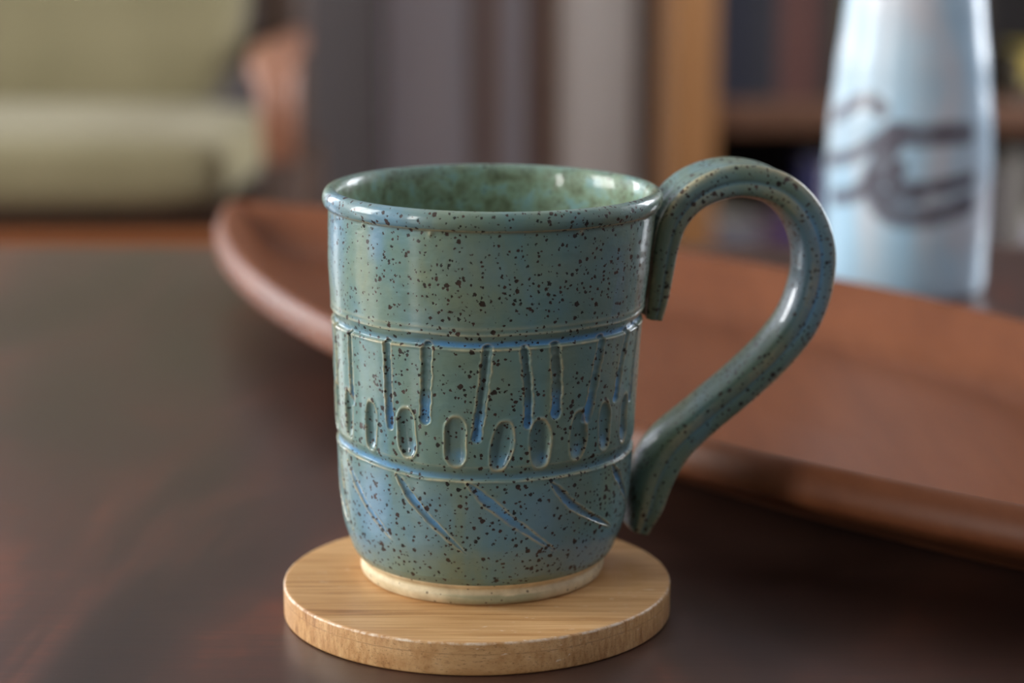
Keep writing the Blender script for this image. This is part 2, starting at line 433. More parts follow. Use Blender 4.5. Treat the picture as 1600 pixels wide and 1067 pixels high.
wob2 = sum(rng.uniform(-1, 1)*np.sin(kk*TH + rng.uniform(0, 6.28)) for kk in (3, 8, 13, 21))/3.0
# throwing rings on the plain upper wall
disp += np.where(outer, 0.012*np.sin(HH*1.9 + wob)*smooth(72, 76, HH) + 0.03*np.sin(HH*0.5)*smooth(4, 10, HH), 0)
# upper channel: hu = ledge height
hu = 67.0 + 0.25*wob
dh = HH - hu
disp += np.where(outer, -0.95*smooth(0.0, 0.55, dh)*(1-smooth(0.7, 3.6, dh)), 0)
disp += np.where(outer, 0.16*np.exp(-((dh-3.5)/0.25)**2) + 0.16*np.exp(-((dh-5.0)/0.35)**2)*0.7, 0)
disp += np.where(outer, 0.10*np.exp(-((dh+0.2)/0.35)**2), 0)
brk0 = np.clip(0.7+0.35*np.sin(9*TH+1)+0.25*np.sin(31*TH), 0.15, 1)
edge += np.where(outer, 0.9*brk0*np.exp(-((dh+0.05)/0.28)**2) + 0.55*np.exp(-((dh-3.6)/0.28)**2) + 0.30*np.exp(-((dh-5.1)/0.4)**2), 0)
poolm = smooth(-0.4, 0.6, np.sin(2.1*TH+0.8) + 0.5*np.sin(5*TH+1) + 0.35)
pool += np.where(outer, (0.30+0.6*poolm)*smooth(0.25, 0.7, dh)*(1-smooth(1.2, 2.4, dh)), 0)
# lower channel
hl = 33.9 + 2.0*smooth(10, 65, -deg)*(deg > -120) + 0.2*wob2
dl = HH - hl
disp += np.where(outer, -0.75*smooth(0.0, 0.5, dl)*(1-smooth(0.8, 4.0, dl)), 0)
disp += np.where(outer, 0.10*np.exp(-((dl+0.2)/0.35)**2), 0)
edge += np.where(outer, 0.8*np.roll(brk0, 70, 1)*np.exp(-((dl+0.02)/0.26)**2) + 0.22*np.exp(-((dl-3.7)/0.3)**2), 0)
pool += np.where(outer, 0.75*smooth(0.2, 0.6, dl)*(1-smooth(1.0, 2.6, dl))*(0.35+0.65*smooth(5, -30, deg)*0+0.65*smooth(0, 45, -deg)), 0)
# carved strokes --------------------------------------------------
ro = np.interp(HH, hs, rs)
def stroke(pts, w, depth, w_end=None, bias=0.0, blueend=0.8, tip=0.3, raise_=0.16, ed=0.85, bstart=0.55):
    """pts: (angle deg, height mm); w = half width in mm; cut into the wall with a raised burr"""
    P = catmull(pts, 8)
    a0, a1 = P[:, 0].min()-9, P[:, 0].max()+9; h0, h1 = P[:, 1].min()-3, P[:, 1].max()+3
    ci = np.where((np.degrees(thv) > a0) & (np.degrees(thv) < a1))[0]; ri = np.where((Hh[:n_o] > h0) & (Hh[:n_o] < h1))[0]
    if not len(ci) or not len(ri): return
    sl = np.ix_(ri, ci)
    X = TH[sl]*ro[sl]; Y = HH[sl]
    best = np.full(X.shape, 1e9); tt = np.zeros(X.shape); sd = np.zeros(X.shape)
    Px = np.radians(P[:, 0])*np.interp(P[:, 1], hs, rs); Py = P[:, 1]
    L = np.concatenate([[0], np.cumsum(np.hypot(np.diff(Px), np.diff(Py)))]); L /= L[-1]
    for i in range(len(P)-1):
        dx, dy = Px[i+1]-Px[i], Py[i+1]-Py[i]; q = max(dx*dx+dy*dy, 1e-9)
        u = np.clip(((X-Px[i])*dx+(Y-Py[i])*dy)/q, 0, 1)
        ex, ey = X-Px[i]-u*dx, Y-Py[i]-u*dy
        d = np.hypot(ex, ey); m = d < best
        best = np.where(m, d, best); tt = np.where(m, L[i]+(L[i+1]-L[i])*u, tt)
        sd = np.where(m, np.sign(ex*dy-ey*dx)*d, sd)
    we = w if w_end is None else w_end
    hw = w*(1-tt) + we*tt
    if tip == 'oval': hw = hw*np.sqrt(np.clip(1-0.72*np.abs(2*tt-1)**3.2, 0.02, 1))
    elif tip: hw = hw*np.clip(np.sqrt(np.clip(tt/tip, 0, 1)), 0.25, 1)*np.clip(np.sqrt(np.clip((1-tt)/tip, 0, 1)), 0.12, 1)
    ph = 3.1*pts[0][0]
    hw = hw*(1+0.09*np.sin(Y*1.1+ph)+0.05*np.sin(Y*2.9+2*ph))
    x = best/np.maximum(hw, 0.05)
    brk = np.clip(0.85+0.30*np.sin(Y*0.9+ph+0.8*np.sign(sd))+0.22*np.sin(Y*3.7+ph*1.7)+0.2*np.sin(X*3.3), 0.40, 1)*np.where(sd > 0, 1.0, 0.8)
    if tip != 'oval': brk = brk*(1-0.75*smooth(0.93, 1.0, tt))
    cut = np.clip(1-x**3, 0, 1)**0.8*np.clip(hw/w, 0.15, 1)
    if bias: cut = cut*np.clip(1+bias*sd/np.maximum(hw, 0.1), 0.1, 1.6)
    disp[sl] += -depth*cut + raise_*brk*np.exp(-((best-hw-0.18)/0.22)**2)
    edge[sl] = np.maximum(edge[sl], ed*brk*np.exp(-((best-hw-0.12)/0.27)**2))
    pool[sl] = np.maximum(pool[sl], np.clip(cut*1.3, 0, 1)*(0.12 + blueend*smooth(bstart, bstart+0.35, tt)))
    # a cut removes the tan ledge line it crosses
    edge[sl] *= np.where(x < 0.8, 0.15, 1.0)
ST = [([(-58.2, 66.8), (-58.4, 57.4), (-57.5, 49.5)], 0.85), ([(-37.1, 66.8), (-36.9, 56.7), (-36.3, 46.2)], 1.05),
      ([(-20.7, 67.2), (-21.1, 57.9), (-21.6, 49.0)], 1.30), ([(0.9, 66.8), (-0.4, 56.9), (-2.6, 45.0)], 1.20),
      ([(13.8, 66.8), (15.6, 56.6), (15.8, 48.0)], 1.05), ([(25.2, 66.6), (26.4, 57.6), (26.4, 50.0)], 1.35),
      ([(45.4, 66.8), (43.0, 57.6), (40.0, 47.6)], 1.25), ([(61.8, 66.8), (58.3, 58.9), (56.0, 51.0)], 1.20),
      ([(72.0, 66.8), (70.0, 56), (69.0, 49)], 1.0), ([(-74, 66.8), (-73, 57), (-73, 48)], 1.0)]
for a in (-92, -110, -127, -146, -165, 150, 168, 132): ST.append(([(a, 66.8), (a+1.5, 57), (a+0.5, 48+rng.uniform(-2, 2))], 1.1))
for pts, w in ST: stroke(pts, w, 0.95, blueend=0.75, tip=None)
OV = [(-46.1, 45.1, 1.9, 0), (-29.0, 45.1, 2.35, 0.8), (-10.1, 44.0, 2.5, 0), (6.5, 43.0, 2.45, -2.5), (20.7, 43.0, 2.55, 0.8), (36.4, 43.8, 2.3, -1),
      (49.8, 44.6, 2.1, 1), (63.5, 44.6, 2.0, 0), (-61, 46, 1.9, 1), (-76, 46, 2.1, 0)]
for a in (-93, -111, -128, -145, -163, 140, 158, 175): OV.append((a, 44.3, 2.3, rng.uniform(-1, 1)))
def oval(a, hc, hw, tl, hh=6.1, depth=1.25):
    ci = np.where(np.abs(np.degrees(thv)-a) < 9)[0]; ri = np.where(np.abs(Hh[:n_o]-hc) < hh+2)[0]; sl = np.ix_(ri, ci)
    X = (TH[sl]-math.radians(a))*ro[sl]; Y = HH[sl]-hc
    X = X + math.tan(math.radians(tl*3.2))*Y; ph = a*1.7
    X = X*(1+0.05*np.sin(Y*0.7+ph)) + 0.12*np.sin(Y*0.45+ph)
    f = (np.abs(X/hw)**2.6 + np.abs(Y/hh)**2.6)**(1/2.6)
    d = (f-1)*hw*np.where(np.abs(Y) > hh*0.8, 1.4, 1.0)
    cut = np.clip(1-np.clip(f, 0, 1)**3.2, 0, 1)**0.75
    disp[sl] += -depth*cut*(1-0.15*Y/hh) + 0.16*np.exp(-((d-0.2)/0.25)**2)
    bk = np.clip(0.85+0.3*np.sin(Y*0.8+ph)+0.2*np.sin(Y*2.7+ph), 0.4, 1)*np.where(X > 0, 1, 0.8)
    edge[sl] = np.maximum(edge[sl]*np.where(f < 0.9, 0.15, 1), 0.85*bk*np.exp(-((d-0.12)/0.27)**2))
    pool[sl] = np.maximum(pool[sl]*np.where(f < 0.9, 0.3, 1), cut*(0.08+0.8*smooth(-0.2*hh, -0.8*hh, Y)*(0.3+0.7*smooth(-0.4, 0.6, X/hw))))
for a, hc, hw, tl in OV: oval(a, hc, hw*1.06, tl)
SL = [([(-72.4, 31.6), (-68.7, 22.4), (-64.0, 14.3)], 0.9), ([(-64.1, 33.2), (-50.6, 23.8), (-36.5, 16.4)], 0.85), ([(-33.8, 34.0), (-24.1, 26.1), (-6.1, 15.2)], 0.95),
      ([(-5.4, 33.3), (8.8, 24.8), (29.5, 14.5)], 1.2), ([(26.0, 32.4), (37.8, 24.7), (60.1, 16.7)], 1.0), ([(56.6, 33.4), (65.5, 27.2), (78.8, 18.8)], 1.1)]
for a in (-98, -125, -152, -179, 105, 130, 153): SL.append(([(a, 33), (a+13, 24.5), (a+30, 15.5)], 1.0))
for pts, w in SL: stroke(pts, w*1.35, 0.9, w_end=0.4, blueend=0.5, tip=0.22, ed=0.9, bstart=-0.6)
for pts, w in SL:   # blue glaze all along the slashes
    pass
pool = np.where((HH < 33) & outer, np.clip(pool*1.3, 0, 0.8)*(0.75+0.25*np.sin(HH*1.3+deg*0.13)), pool)
# lip: tan line where the roll turns under, drips
ln = np.where((np.arange(len(Hh)) >= n_o-3)[:, None] & (HH > 94.4) & (inner < 0.05), np.exp(-((HH-95.9-0.15*wob2)/0.42)**2)*(RR < 42.4), 0)
edge += 0.8*ln
for a, dd in ((-69, 1.2), (-20, 0.9), (-48, 0.5), (31, 0.5)):
    g = np.exp(-((deg-a)/0.9)**2)*np.exp(-((HH-95.2)/(0.5+dd*0.5))**2)*outer
    disp += 0.45*g; edge += 0.6*g
edge = np.clip(edge, 0, 1)*(1-inner)
# where the glaze runs thick and blue: flame patches on the left below the lip, the lower wall, the right edge
def patch(a, h, wa, wh): return np.exp(-((deg-a)/wa)**4 - ((HH-h)/wh)**4)
blue = 0.9*patch(-42, 91, 4, 4.5) + 0.8*patch(-68, 88, 8, 14) + 0.9*patch(-55, 24, 14, 10) + 0.75*patch(-30, 22, 16, 11) + 0.55*patch(10, 24, 30, 9) \
     + 0.45*patch(-15, 72, 14, 5) + 0.75*patch(40, 12, 30, 5) + 0.5*patch(66, 70, 8, 30) + 0.6*patch(-60, 11, 16, 4) + 0.8*patch(-40, 98.5, 26, 3) + 0.5*patch(70, 30, 12, 12) + 0.35*patch(-5, 88, 12, 6)
blue = np.clip(blue, 0, 1)*(1-inner)
# final vertices
cx = np.interp(HH, cs_h, cs_x)
R2 = RR + disp
R2 = R2*(1 + 0.0025*np.sin(2*TH+0.6))
HH2 = HH + 0.30*np.sin(TH+PI)*smooth(60, 99, HH)      # rim a touch lower on the right
X = cx + R2*np.sin(TH); Y = -R2*np.cos(TH)
V = np.stack([X, Y, HH2], -1)/1000.0
me = grid_mesh('mug_body', V)
fattr(me, 'pool', np.clip(pool, 0, 1)); fattr(me, 'edge', edge); fattr(me, 'inner', inner); fattr(me, 'blue', blue)
link('body', me, M['glaze'], mug)
# foot ring of bare clay
fp = [(32.6, 6.4), (32.3, 5.4), (31.6, 4.7), (31.2, 4.2), (31.15, 3.7), (31.5, 3.2), (31.75, 2.6), (31.7, 1.6), (31.3, 0.7), (30.6, 0.12), (29.9, 0.0),
      (27.5, 0.0), (26.6, 0.5), (26.0, 2.0), (24, 2.8), (10, 3.0), (0.3, 3.0)]
fpp = catmull(fp, 3); nf = 360
a_ = np.linspace(-PI, PI, nf, endpoint=False)
A2, HF = np.meshgrid(a_, fpp[:, 1]); RF = np.repeat(fpp[:, 0][:, None], nf, 1)
RF = RF + 0.12*np.sin(3*A2+HF)*(HF > 0.5)*(HF < 4.5)
V = np.stack([-1.45 + RF*np.sin(A2), -RF*np.cos(A2), HF], -1)/1000
me = grid_mesh('mug_foot', V, flip=True)
fattr(me, 'smear', np.exp(-((np.degrees(A2)-6)/24)**4)*smooth(0.2, 0.9, HF)*(1-smooth(2.6, 3.3, HF))*(RF > 29))
ft = link('foot_ring', me, M['clay'], mug); tag(ft, 'bare cream clay foot with a green smear')
# pulled strap handle ---------------------------------------------
PHI = math.radians(12)
hp = [(42.6, 65.6), (43.3, 70), (44.3, 77), (45.5, 85), (48.0, 92.0), (54.3, 98.0), (64.6, 100.6), (75.0, 98.3), (82.4, 91.8), (86.3, 82.7), (86.3, 73.5), (83.3, 64.1),
      (77.2, 55.7), (68.4, 47.5), (57.1, 38.6), (48.2, 31.0), (43.4, 23.0), (41.0, 15.0), (39.2, 8.8)]
HP = catmull(hp, 12)
seg = np.concatenate([[0], np.cumsum(np.hypot(*np.diff(HP, axis=0).T))]); sN = 300
s_ = np.linspace(0, seg[-1], sN)
HP = np.stack([np.interp(s_, seg, HP[:, 0]), np.interp(s_, seg, HP[:, 1])], -1)
tan = np.gradient(HP, axis=0); tan /= np.linalg.norm(tan, axis=1)[:, None]
nor = np.stack([-tan[:, 1], tan[:, 0]], -1)      # points outwards (away from finger space)
# cross-section (b across the strap, a along outward normal), unit half sizes, with rolled edges and side groove
cs = [(-1, 0.25), (-0.99, 0.62), (-0.90, 0.93), (-0.74, 1.0), (-0.56, 0.86), (-0.34, 0.74), (-0.12, 0.80), (0, 0.86), (0.12, 0.80), (0.34, 0.74), (0.56, 0.86), (0.74, 1.0), (0.90, 0.93), (0.99, 0.62), (1, 0.25),
      (0.945, 0.02), (0.985, -0.22), (0.97, -0.55), (0.85, -0.78), (0.62, -0.92), (0.32, -1.0), (0, -1.02), (-0.32, -1.0), (-0.62, -0.92), (-0.85, -0.78), (-0.97, -0.55), (-0.985, -0.22), (-0.945, 0.02)]
CSP = catmull(cs + [cs[0]], 3)[:-1]
u = s_/s_[-1]
tk = np.interp(u, [0, 0.03, 0.12, 0.24, 0.5, 0.8, 0.88, 0.95, 1.0], [2.2, 2.9, 3.5, 4.6, 4.3, 4.1, 4.6, 4.2, 2.2])
wd = np.interp(u, [0, 0.02, 0.12, 0.25, 0.5, 0.8, 0.9, 0.97, 1.0], [7.6, 9.2, 9.8, 9.0, 8.2, 8.2, 9.4, 9.8, 7.6])
for arr in (tk, wd):
    arr[:] = np.convolve(np.pad(arr, 6, mode='edge'), np.ones(13)/13, 'valid')
er = np.array([math.cos(PHI), math.sin(PHI), 0]); eb = np.array([math.sin(PHI), -math.cos(PHI), 0]); ez = np.array([0, 0, 1.0])
V = []
for i in range(sN):
    c0 = HP[i, 0]*er + HP[i, 1]*ez; nn = -(nor[i, 0]*er + nor[i, 1]*ez) if False else (nor[i, 0]*er + nor[i, 1]*ez)
    V.append([c0 + nn*(a*tk[i]) + eb*(b*wd[i]) for b, a in CSP])
V = np.array(V)/1000; V[..., 2] = V[..., 2]
me = grid_mesh('mug_handle', V, cap=True)
ea = np.array([max(math.exp(-((abs(b)-0.90)/0.07)**2)*(a > 0.5), 0.5*math.exp(-((abs(b)-0.97)/0.03)**2)*(a < -0.1)) for b, a in CSP])
EA = np.repeat(ea[None], sN, 0)*(0.65+0.35*np.sin(u*40)[:, None])
UU = np.repeat(u[:, None], len(CSP), 1)
bl = 0.85*np.exp(-((UU-0.49)/0.10)**4) + 0.4*np.exp(-((UU-0.20)/0.05)**2)
pl = np.repeat(np.array([0.55*math.exp(-((a-0.02)/0.12)**2)*(abs(b) > 0.9) for b, a in CSP])[None], sN, 0)*(0.3+0.7*np.exp(-((UU-0.50)/0.11)**4))
fattr(me, 'edge', np.clip(EA, 0, 1)*0.95); fattr(me, 'pool', pl); fattr(me, 'blue', bl); fattr(me, 'inner', np.zeros(V.shape[:2]))
bm = bmesh.new(); bm.from_mesh(me); bmesh.ops.recalc_face_normals(bm, faces=bm.faces[:]); bm.to_mesh(me); bm.free()
for p in me.polygons: p.use_smooth = True
hnd = link('handle', me, M['glaze_handle'], mug)

# ================================================================== TEAK TRAY
ctr = np.array([0.0676, 0.7381]); TAL = -0.968; TA, TB, NT_ = 0.356, 0.1060, 360
fi = np.linspace(0, 2*PI, NT_, endpoint=False)
def lens(o_, z_):
    a, b = TA - 1.9*o_, TB - o_
    U = a*np.cos(fi); Vv = b*np.sign(np.sin(fi))*np.abs(np.sin(fi))**1.86
    for _ in range(14):
        U = (np.roll(U, 1)+2*U+np.roll(U, -1))/4; Vv = (np.roll(Vv, 1)+2*Vv+np.roll(Vv, -1))/4
    return np.stack([ctr[0]+U*math.cos(TAL)-Vv*math.sin(TAL), ctr[1]+U*math.sin(TAL)+Vv*math.cos(TAL), np.full(NT_, z_)], -1)
tp = [(0.060, 0.0), (0.052, 0.0008), (0.040, 0.006), (0.022, 0.013), (0.008, 0.0185), (0.0015, 0.0222), (0.0, 0.0250), (0.0008, 0.0290), (0.0030, 0.0325), (0.0055, 0.0335), (0.0080, 0.0322),
      (0.013, 0.027), (0.019, 0.021), (0.026, 0.0165), (0.034, 0.0142), (0.045, 0.0138)]
tpp = catmull(tp, 4)
rows = [lens(o_, z_) for o_, z_ in tpp]
for s in (0.7, 0.4, 0.1):
    b_ = rows[len(tpp)-1]; c_ = np.array([*ctr, 0.010]); rows.append(c_ + (b_-c_)*s)
V = np.array(rows)
V[..., 0] -= ctr[0]; V[..., 1] -= ctr[1]
tray = link('serving_tray', grid_mesh('serving_tray', V, cap=True), M['tray'], None, (ctr[0], ctr[1], 0.0))
tag(tray, 'long oval reddish teak tray with a raised rim lying behind the mug', 'tray')

# ================================================================== BLUE BOTTLE
BX, BY = 0.1755, 0.985
bp = [(0.030, 0.0), (0.0335, 0.0008), (0.0350, 0.004), (0.0357, 0.02), (0.0362, 0.045), (0.0361, 0.066), (0.0346, 0.085), (0.0321, 0.108), (0.0292, 0.130), (0.0255, 0.152), (0.0215, 0.172), (0.0180, 0.190),
      (0.0145, 0.205), (0.0128, 0.220), (0.0130, 0.236), (0.0155, 0.248), (0.0172, 0.252), (0.0168, 0.2545), (0.0145, 0.2535), (0.0115, 0.244), (0.0100, 0.220), (0.0102, 0.205)]
bpp = catmull(bp, 14); nb = 256
a_ = np.linspace(-PI, PI, nb, endpoint=False)
A2, ZB = np.meshgrid(a_, bpp[:, 1]); RB = np.repeat(bpp[:, 0][:, None], nb, 1)
RB = RB*(1 + 0.006*np.sin(2*A2+1) + 0.004*np.sin(ZB*260))
V = np.stack([RB*np.sin(A2), -RB*np.cos(A2), ZB], -1)
me = grid_mesh('bottle', V, flip=False)
XB = A2*0.037*1000; YBm = ZB*1000                # mm on the unrolled wall
ink = np.zeros_like(XB)
def brush(pts, w):
    global ink
    P = catmull(pts, 8)
    d = np.full(XB.shape, 1e9)
    for i in range(len(P)-1):
        dx, dy = P[i+1]-P[i]; q = max(dx*dx+dy*dy, 1e-9)
        uu = np.clip(((XB-P[i, 0])*dx+(YBm-P[i, 1])*dy)/q, 0, 1)
        d = np.minimum(d, np.hypot(XB-P[i, 0]-uu*dx, YBm-P[i, 1]-uu*dy))
    ink = np.maximum(ink, smooth(w+1.0, w-0.8, d))
BR = [([(-48.9, 78.0), (-36.3, 84.0), (-26.8, 86.7), (-19.7, 83.4)], 2.3), ([(-53.0, 58.3), (-33.3, 62.7), (-22.1, 69.5), (-16.4, 73.7)], 2.0), ([(-46.3, 42.8), (-32.6, 45.5), (-25.3, 50.4)], 2.2), ([(-12.3, 72.8), (-16.2, 66.3), (-19.6, 58.7), (-23.4, 50.1)], 3.6), ([(-13.7, 73.8), (-1.5, 72.8), (9.7, 73.4), (20.8, 73.4)], 3.2), ([(-10.4, 59.2), (-12.9, 52.7), (-6.0, 49.9), (7.7, 51.0), (22.8, 53.4)], 2.2), ([(-21.1, 44.7), (-15.2, 39.6), (-5.5, 37.2), (8.3, 38.8), (23.4, 42.8)], 3.0), ([(-19.8, 48.1), (-11.3, 45.3), (-0.5, 46.7)], 1.6)]
for pts, w in BR: brush(pts, w*1.5)
fattr(me, 'ink', ink)
bm = bmesh.new(); bm.from_mesh(me); bmesh.ops.recalc_face_normals(bm, faces=bm.faces[:]); bm.to_mesh(me); bm.free()
for p in me.polygons: p.use_smooth = True
k = NT('pale_blue_glaze'); co = k.coord()
n = k.noise(k.mapping(co, (40, 40, 14)), 1.0, 4, 0.5, 0.6)
c = k.ramp(n.outputs[0], [(0.35, lin(168, 204, 226)), (0.52, lin(186, 208, 222)), (0.68, lin(206, 208, 214))])
i_ = k.attr('ink').outputs['Fac']; nn = k.noise(co, 160, 3)
c = k.mix(k.math('MULTIPLY', i_, k.maprange(nn.outputs[0], 0.3, 0.6, 0.65, 0.92)), c, lin(84, 72, 82))
k.l(c, k.b.inputs['Base Color']); k.b.inputs['Roughness'].default_value = 0.24; k.b.inputs['Specular IOR Level'].default_value = 0.4
bot = link('stoneware_bottle', me, k.m, None, (BX, BY, 0.0))
tag(bot, 'tall pale blue glazed bottle with dark brushstrokes standing behind the tray', 'bottle')

# ================================================================== ARMCHAIR
AC = empty('armchair', (-0.53, 2.2, FZ), 'wood framed armchair with olive green cushions beyond the table at left', 'armchair')
k = NT('olive_fabric'); co = k.coord()
w1 = k.n('ShaderNodeTexWave', wave_type='BANDS', bands_direction='X'); w1.inputs['Scale'].default_value = 260; k.l(co, w1.inputs['Vector'])
n = k.noise(co, 9, 4); n2 = k.noise(co, 500, 2)
c = k.ramp(n.outputs[0], [(0.3, lin(124, 115, 84)), (0.7, lin(138, 128, 96))])
c = k.mix(k.math('MULTIPLY', n2.outputs[0], 0.25), c, lin(120, 118, 84))
k.l(c, k.b.inputs['Base Color']); k.b.inputs['Roughness'].default_value = 0.85; k.b.inputs['Sheen Weight'].default_value = 0.1
k.bump(w1.outputs['Fac'], 0.3, 0.001)
M['fabric'] = k.m
def cushion(name, cx, cy, cz, sx, sy, sz, rx, parent, crown=0.25, power=5.0):
    """soft box: superellipsoid with crowned faces"""
    nu, nv = 72, 40
    uu = np.linspace(-PI, PI, nu, endpoint=False); vv = np.linspace(-PI/2, PI/2, nv)
    U, Vv = np.meshgrid(uu, vv)
    sp = lambda x, p: np.sign(x)*np.abs(x)**p
    X = sp(np.cos(Vv), 0.35)*sp(np.cos(U), 0.18); Yy = sp(np.cos(Vv), 0.35)*sp(np.sin(U), 0.18); Z = sp(np.sin(Vv), 0.55)
    Z = Z*(1 + crown*(1-X**2)*(1-Yy**2))
    V = np.stack([X*sx/2, Yy*sy/2, Z*sz/2], -1)
    o = link(name, grid_mesh(name, V), M['fabric'], parent)
    o.location = (cx, cy, cz); o.rotation_euler = (rx, 0, 0)
    return o
def L(x, y, z): return (x+0.53, y-2.2, z-FZ)
cushion('seat_cushion', *L(-0.5525, 2.16, -0.096), 0.615, 0.50, 0.078, math.radians(-3), AC, 0.12)
cushion('back_cushion', *L(-0.565, 2.475, 0.17), 0.560, 0.11, 0.56, math.radians(-14), AC, 0.1)
box('front_rail', *[q for q in (-0.86+0.53, -0.224+0.53)], 1.880-2.2, 1.905-2.2, -0.162-FZ, -0.129-FZ, M['teak_rail'], AC, 0.004)
box('side_rail', -0.235+0.53, -0.212+0.53, 1.905-2.2, 2.50-2.2, -0.175-FZ, -0.122-FZ, M['chair_dark'], AC, 0.004)
box('side_rail', -0.86+0.53, -0.837+0.53, 1.905-2.2, 2.50-2.2, -0.175-FZ, -0.122-FZ, M['chair_dark'], AC, 0.004)
box('back_rail', -0.86+0.53, -0.212+0.53, 2.50-2.2, 2.53-2.2, -0.24-FZ, -0.180-FZ, M['chair_dark'], AC, 0.004)
def tube_path(name, pts, rx, ry, mat, parent, n=16):
    P = catmull(pts, 10); T = np.gradient(P, axis=0); T /= np.linalg.norm(T, axis=1)[:, None]
    side = np.array([1.0, 0, 0]); V = []
    RX = np.interp(np.linspace(0, 1, len(P)), np.linspace(0, 1, len(rx)), rx); RY = np.interp(np.linspace(0, 1, len(P)), np.linspace(0, 1, len(ry)), ry)
    for i in range(len(P)):
        b = np.cross(T[i], side); b /= np.linalg.norm(b)
        V.append([P[i] + side*RX[i]*math.copysign(abs(math.cos(t))**0.7, math.cos(t)) + b*RY[i]*math.copysign(abs(math.sin(t))**0.7, math.sin(t)) for t in np.linspace(0, 2*PI, n, endpoint=False)])
    me = grid_mesh(name, np.array(V), cap=True)
    bm = bmesh.new(); bm.from_mesh(me); bmesh.ops.recalc_face_normals(bm, faces=bm.faces[:]); bm.to_mesh(me); bm.free()
    return link(name, me, mat, parent)
for xs, g in ((-0.219, 1), (-0.881, -1)):
    # sculpted armrest: rolled front end turning down over the leg, sweeping back
    tube_path('armrest', [L(xs+g*a, b, c) for a, b, c in ((0.021, 1.905, -0.066), (0.021, 1.895, -0.036), (0.020, 1.900, -0.008), (0.014, 1.93, 0.008), (0.000, 2.08, 0.006), (-0.012, 2.25, -0.005), (-0.018, 2.42, -0.014), (-0.021, 2.50, -0.016))],
              [0.013, 0.016, 0.017, 0.022, 0.021, 0.017, 0.014, 0.012], [0.010, 0.012, 0.012, 0.012, 0.012, 0.012, 0.012, 0.012], M['teak_chair'], AC)
    tube_path('leg', [L(xs+g*a, b, c) for a, b, c in ((0.010, 1.945, -0.498), (0.012, 1.942, -0.30), (0.015, 1.938, -0.15), (0.017, 1.935, -0.012))], [0.010, 0.014, 0.015, 0.013], [0.010, 0.015, 0.016, 0.013], M['chair_dark'], AC)
    tube_path('leg', [L(xs-g*0.026, b, c) for b, c in ((2.60, -0.498), (2.54, -0.25), (2.52, -0.05), (2.55, 0.20), (2.62, 0.50))], [0.010, 0.014, 0.016, 0.016, 0.012], [0.012, 0.018, 0.020, 0.018, 0.014], M['chair_dark'], AC)
box('back_stile', -0.285+0.53, -0.252+0.53, 2.50-2.2, 2.53-2.2, -0.20-FZ, 0.46-FZ, M['chair_dark'], AC, 0.004)
box('back_stile', -0.86+0.53, -0.83+0.53, 2.50-2.2, 2.53-2.2, -0.20-FZ, 0.46-FZ, M['chair_dark'], AC, 0.004)
for zz in (-0.05, 0.1, 0.25, 0.4):
    box('back_slat', -0.83+0.53, -0.285+0.53, 2.555-2.2, 2.567-2.2, zz-FZ, zz+0.04-FZ, M['chair_dark'], AC, 0.003)

# ================================================================== BOOKCASE
bx0, bx1, by0, by1 = 0.203, 1.06, 2.80, 3.15
BC = empty('bookcase', (0.63, 2.97, FZ), 'tall honey pine bookcase filled with books behind the bottle', 'bookcase')
bl_ = lambda x: x-0.63
def bcb(nm, x0, x1, y0, y1, z0, z1, m, bev=0.003): return box(nm, bl_(x0), bl_(x1), y0-2.97, y1-2.97, z0-FZ, z1-FZ, m, BC, bev)
bcb('side_panel', bx0, bx0+0.022, by0, by1, FZ, 1.3, M['bookcase'])
bcb('side_panel', bx1-0.022, bx1, by0, by1, FZ, 1.3, M['bookcase'])
bcb('front_post', bx0-0.002, bx0+0.050, by0-0.020, by0-0.0005, FZ, 1.3, M['bookcase'])
bcb('front_post', bx1-0.050, bx1+0.002, by0-0.020, by0-0.0005, FZ, 1.3, M['bookcase'])
bcb('back_panel', bx0+0.022, bx1-0.022, by1-0.012, by1, FZ, 1.28, M['bookcase_back'], 0)
SHZ = [-0.118, 0.24, 0.60, 0.95]
for zt in SHZ + [-0.40]:
    bcb('shelf', bx0+0.022, bx1-0.022, by0+0.002, by1-0.012, zt-0.038, zt, M['bookshelf_plank'])
bcb('top_board', bx0, bx1, by0, by1, 1.3, 1.33, M['bookcase'])
bcb('plinth', bx0+0.022, bx1-0.022, by0+0.02, by0+0.04, FZ, -0.438, M['bookcase'])
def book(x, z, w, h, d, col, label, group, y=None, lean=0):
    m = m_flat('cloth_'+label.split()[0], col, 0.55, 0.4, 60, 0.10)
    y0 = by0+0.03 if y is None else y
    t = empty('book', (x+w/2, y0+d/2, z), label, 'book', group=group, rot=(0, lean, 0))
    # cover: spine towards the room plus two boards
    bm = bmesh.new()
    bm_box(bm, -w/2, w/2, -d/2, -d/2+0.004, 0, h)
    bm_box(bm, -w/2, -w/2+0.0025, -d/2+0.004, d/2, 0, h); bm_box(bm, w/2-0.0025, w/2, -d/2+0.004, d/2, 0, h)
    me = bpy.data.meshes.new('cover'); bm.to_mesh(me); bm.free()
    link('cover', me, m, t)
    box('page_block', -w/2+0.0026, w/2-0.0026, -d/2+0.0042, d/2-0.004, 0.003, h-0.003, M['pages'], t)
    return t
G1, G2 = 'books on the upper shelf of the bookcase', 'books on the lower shelf of the bookcase'
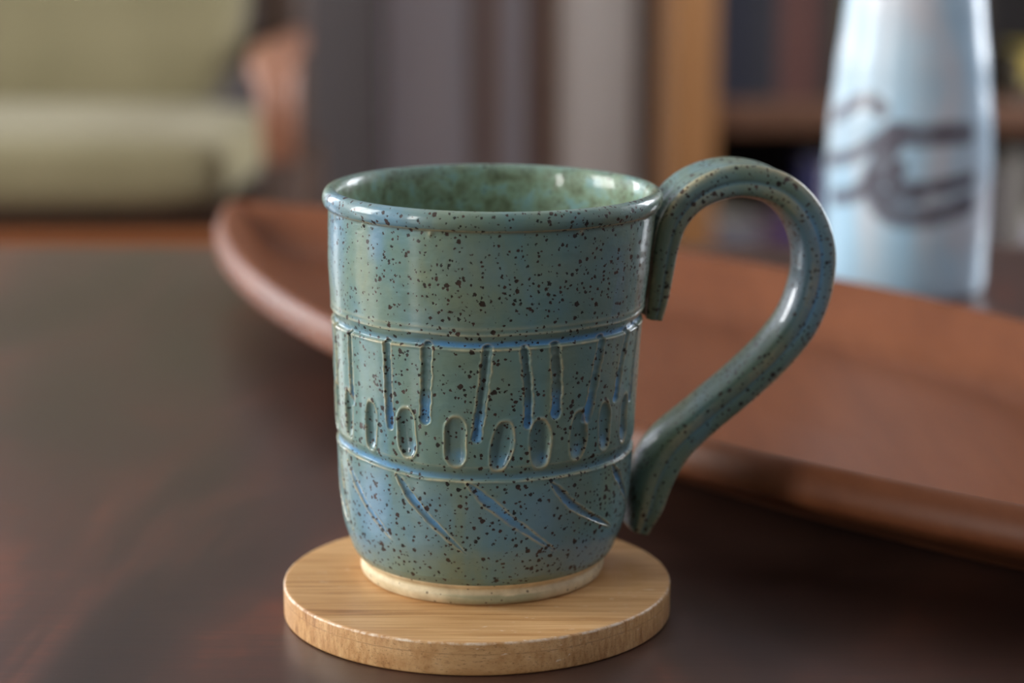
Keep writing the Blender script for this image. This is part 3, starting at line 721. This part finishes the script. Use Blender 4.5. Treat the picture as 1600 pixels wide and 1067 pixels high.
up = [(0.030, 0.22, 40, 42, 58, 'dark navy book first from the left post on the upper shelf'),
      (0.026, 0.205, 34, 36, 48, 'blackish blue book second from the left post on the upper shelf'),
      (0.018, 0.21, 46, 44, 50, 'charcoal grey book third from the left post on the upper shelf'),
      (0.030, 0.215, 96, 58, 50, 'rusty brown book right of the dark ones on the upper shelf'),
      (0.026, 0.20, 84, 50, 44, 'maroon brown book left of the dark green one on the upper shelf'),
      (0.020, 0.21, 26, 38, 34, 'dark green book beside the maroon one on the upper shelf'),
      (0.018, 0.19, 110, 92, 66, 'tan book at the left edge of the bottle on the upper shelf'),
      (0.030, 0.22, 52, 44, 44, 'dark brown book mostly behind the bottle on the upper shelf'),
      (0.034, 0.215, 60, 46, 40, 'chestnut book fully behind the bottle on the upper shelf'),
      (0.030, 0.20, 44, 44, 48, 'slate book fully behind the bottle on the upper shelf'),
      (0.032, 0.21, 70, 52, 44, 'umber book fully behind the bottle on the upper shelf'),
      (0.028, 0.20, 56, 46, 38, 'sepia book fully behind the bottle on the upper shelf')]
x = bx0+0.056
for w, h, r, g, b, lab in up:
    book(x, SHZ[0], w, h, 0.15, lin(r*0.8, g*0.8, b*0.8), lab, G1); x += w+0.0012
xr = x
# a low pile lying flat right of the bottle: dark book under an ochre one
def flat_book(x0, z, w, th, col, label, group):
    m = m_flat('cloth_flat', col, 0.55, 0.4, 60, 0.10)
    t = empty('book', (x0+w/2, by0+0.03+0.08, z), label, 'book', group=group)
    bm = bmesh.new(); bm_box(bm, -w/2, w/2, -0.08, -0.076, 0, th); bm_box(bm, -w/2, w/2, -0.076, 0.08, 0, 0.0025); bm_box(bm, -w/2, w/2, -0.076, 0.08, th-0.0025, th)
    me = bpy.data.meshes.new('cover'); bm.to_mesh(me); bm.free(); link('cover', me, m, t)
    box('page_block', -w/2+0.003, w/2-0.003, -0.0758, 0.076, 0.0026, th-0.0026, M['pages'], t)
flat_book(0.640, SHZ[0], 0.20, 0.022, lin(58, 50, 40), 'dark book lying flat under the ochre one right of the bottle', G1)
flat_book(0.648, SHZ[0]+0.0223, 0.17, 0.034, lin(168, 148, 66), 'ochre yellow book lying flat on a dark one right of the bottle', G1)
low = [(0.058, 0.130, 96, 94, 100, 'grey book by the left post on the lower shelf'),
       (0.024, 0.135, 70, 48, 60, 'plum book beside the grey one on the lower shelf'),
       (0.030, 0.140, 60, 44, 84, 'dark purple book seen through the mug handle on the lower shelf'),
       (0.024, 0.205, 44, 46, 82, 'indigo book beside the bottle on the lower shelf'),
       (0.030, 0.200, 150, 148, 162, 'pale lavender book at the left edge of the bottle on the lower shelf'),
       (0.034, 0.19, 80, 70, 72, 'mauve book fully behind the bottle on the lower shelf'),
       (0.040, 0.18, 90, 84, 80, 'stone book fully behind the bottle on the lower shelf'),
       (0.040, 0.19, 60, 56, 60, 'smoky book fully behind the bottle on the lower shelf'),
       (0.040, 0.18, 70, 60, 58, 'cocoa book fully behind the bottle on the lower shelf'),
       (0.038, 0.19, 66, 60, 62, 'dusky book fully behind the bottle on the lower shelf'),
       (0.030, 0.215, 108, 104, 98, 'warm grey book just right of the bottle on the lower shelf'),
       (0.060, 0.125, 150, 147, 158, 'short whitish book at the right edge of the picture on the lower shelf')]
x = bx0+0.056
for w, h, r, g, b, lab in low:
    book(x, -0.40, w, h, 0.15, lin(r, g, b), lab, G2); x += w+0.0012
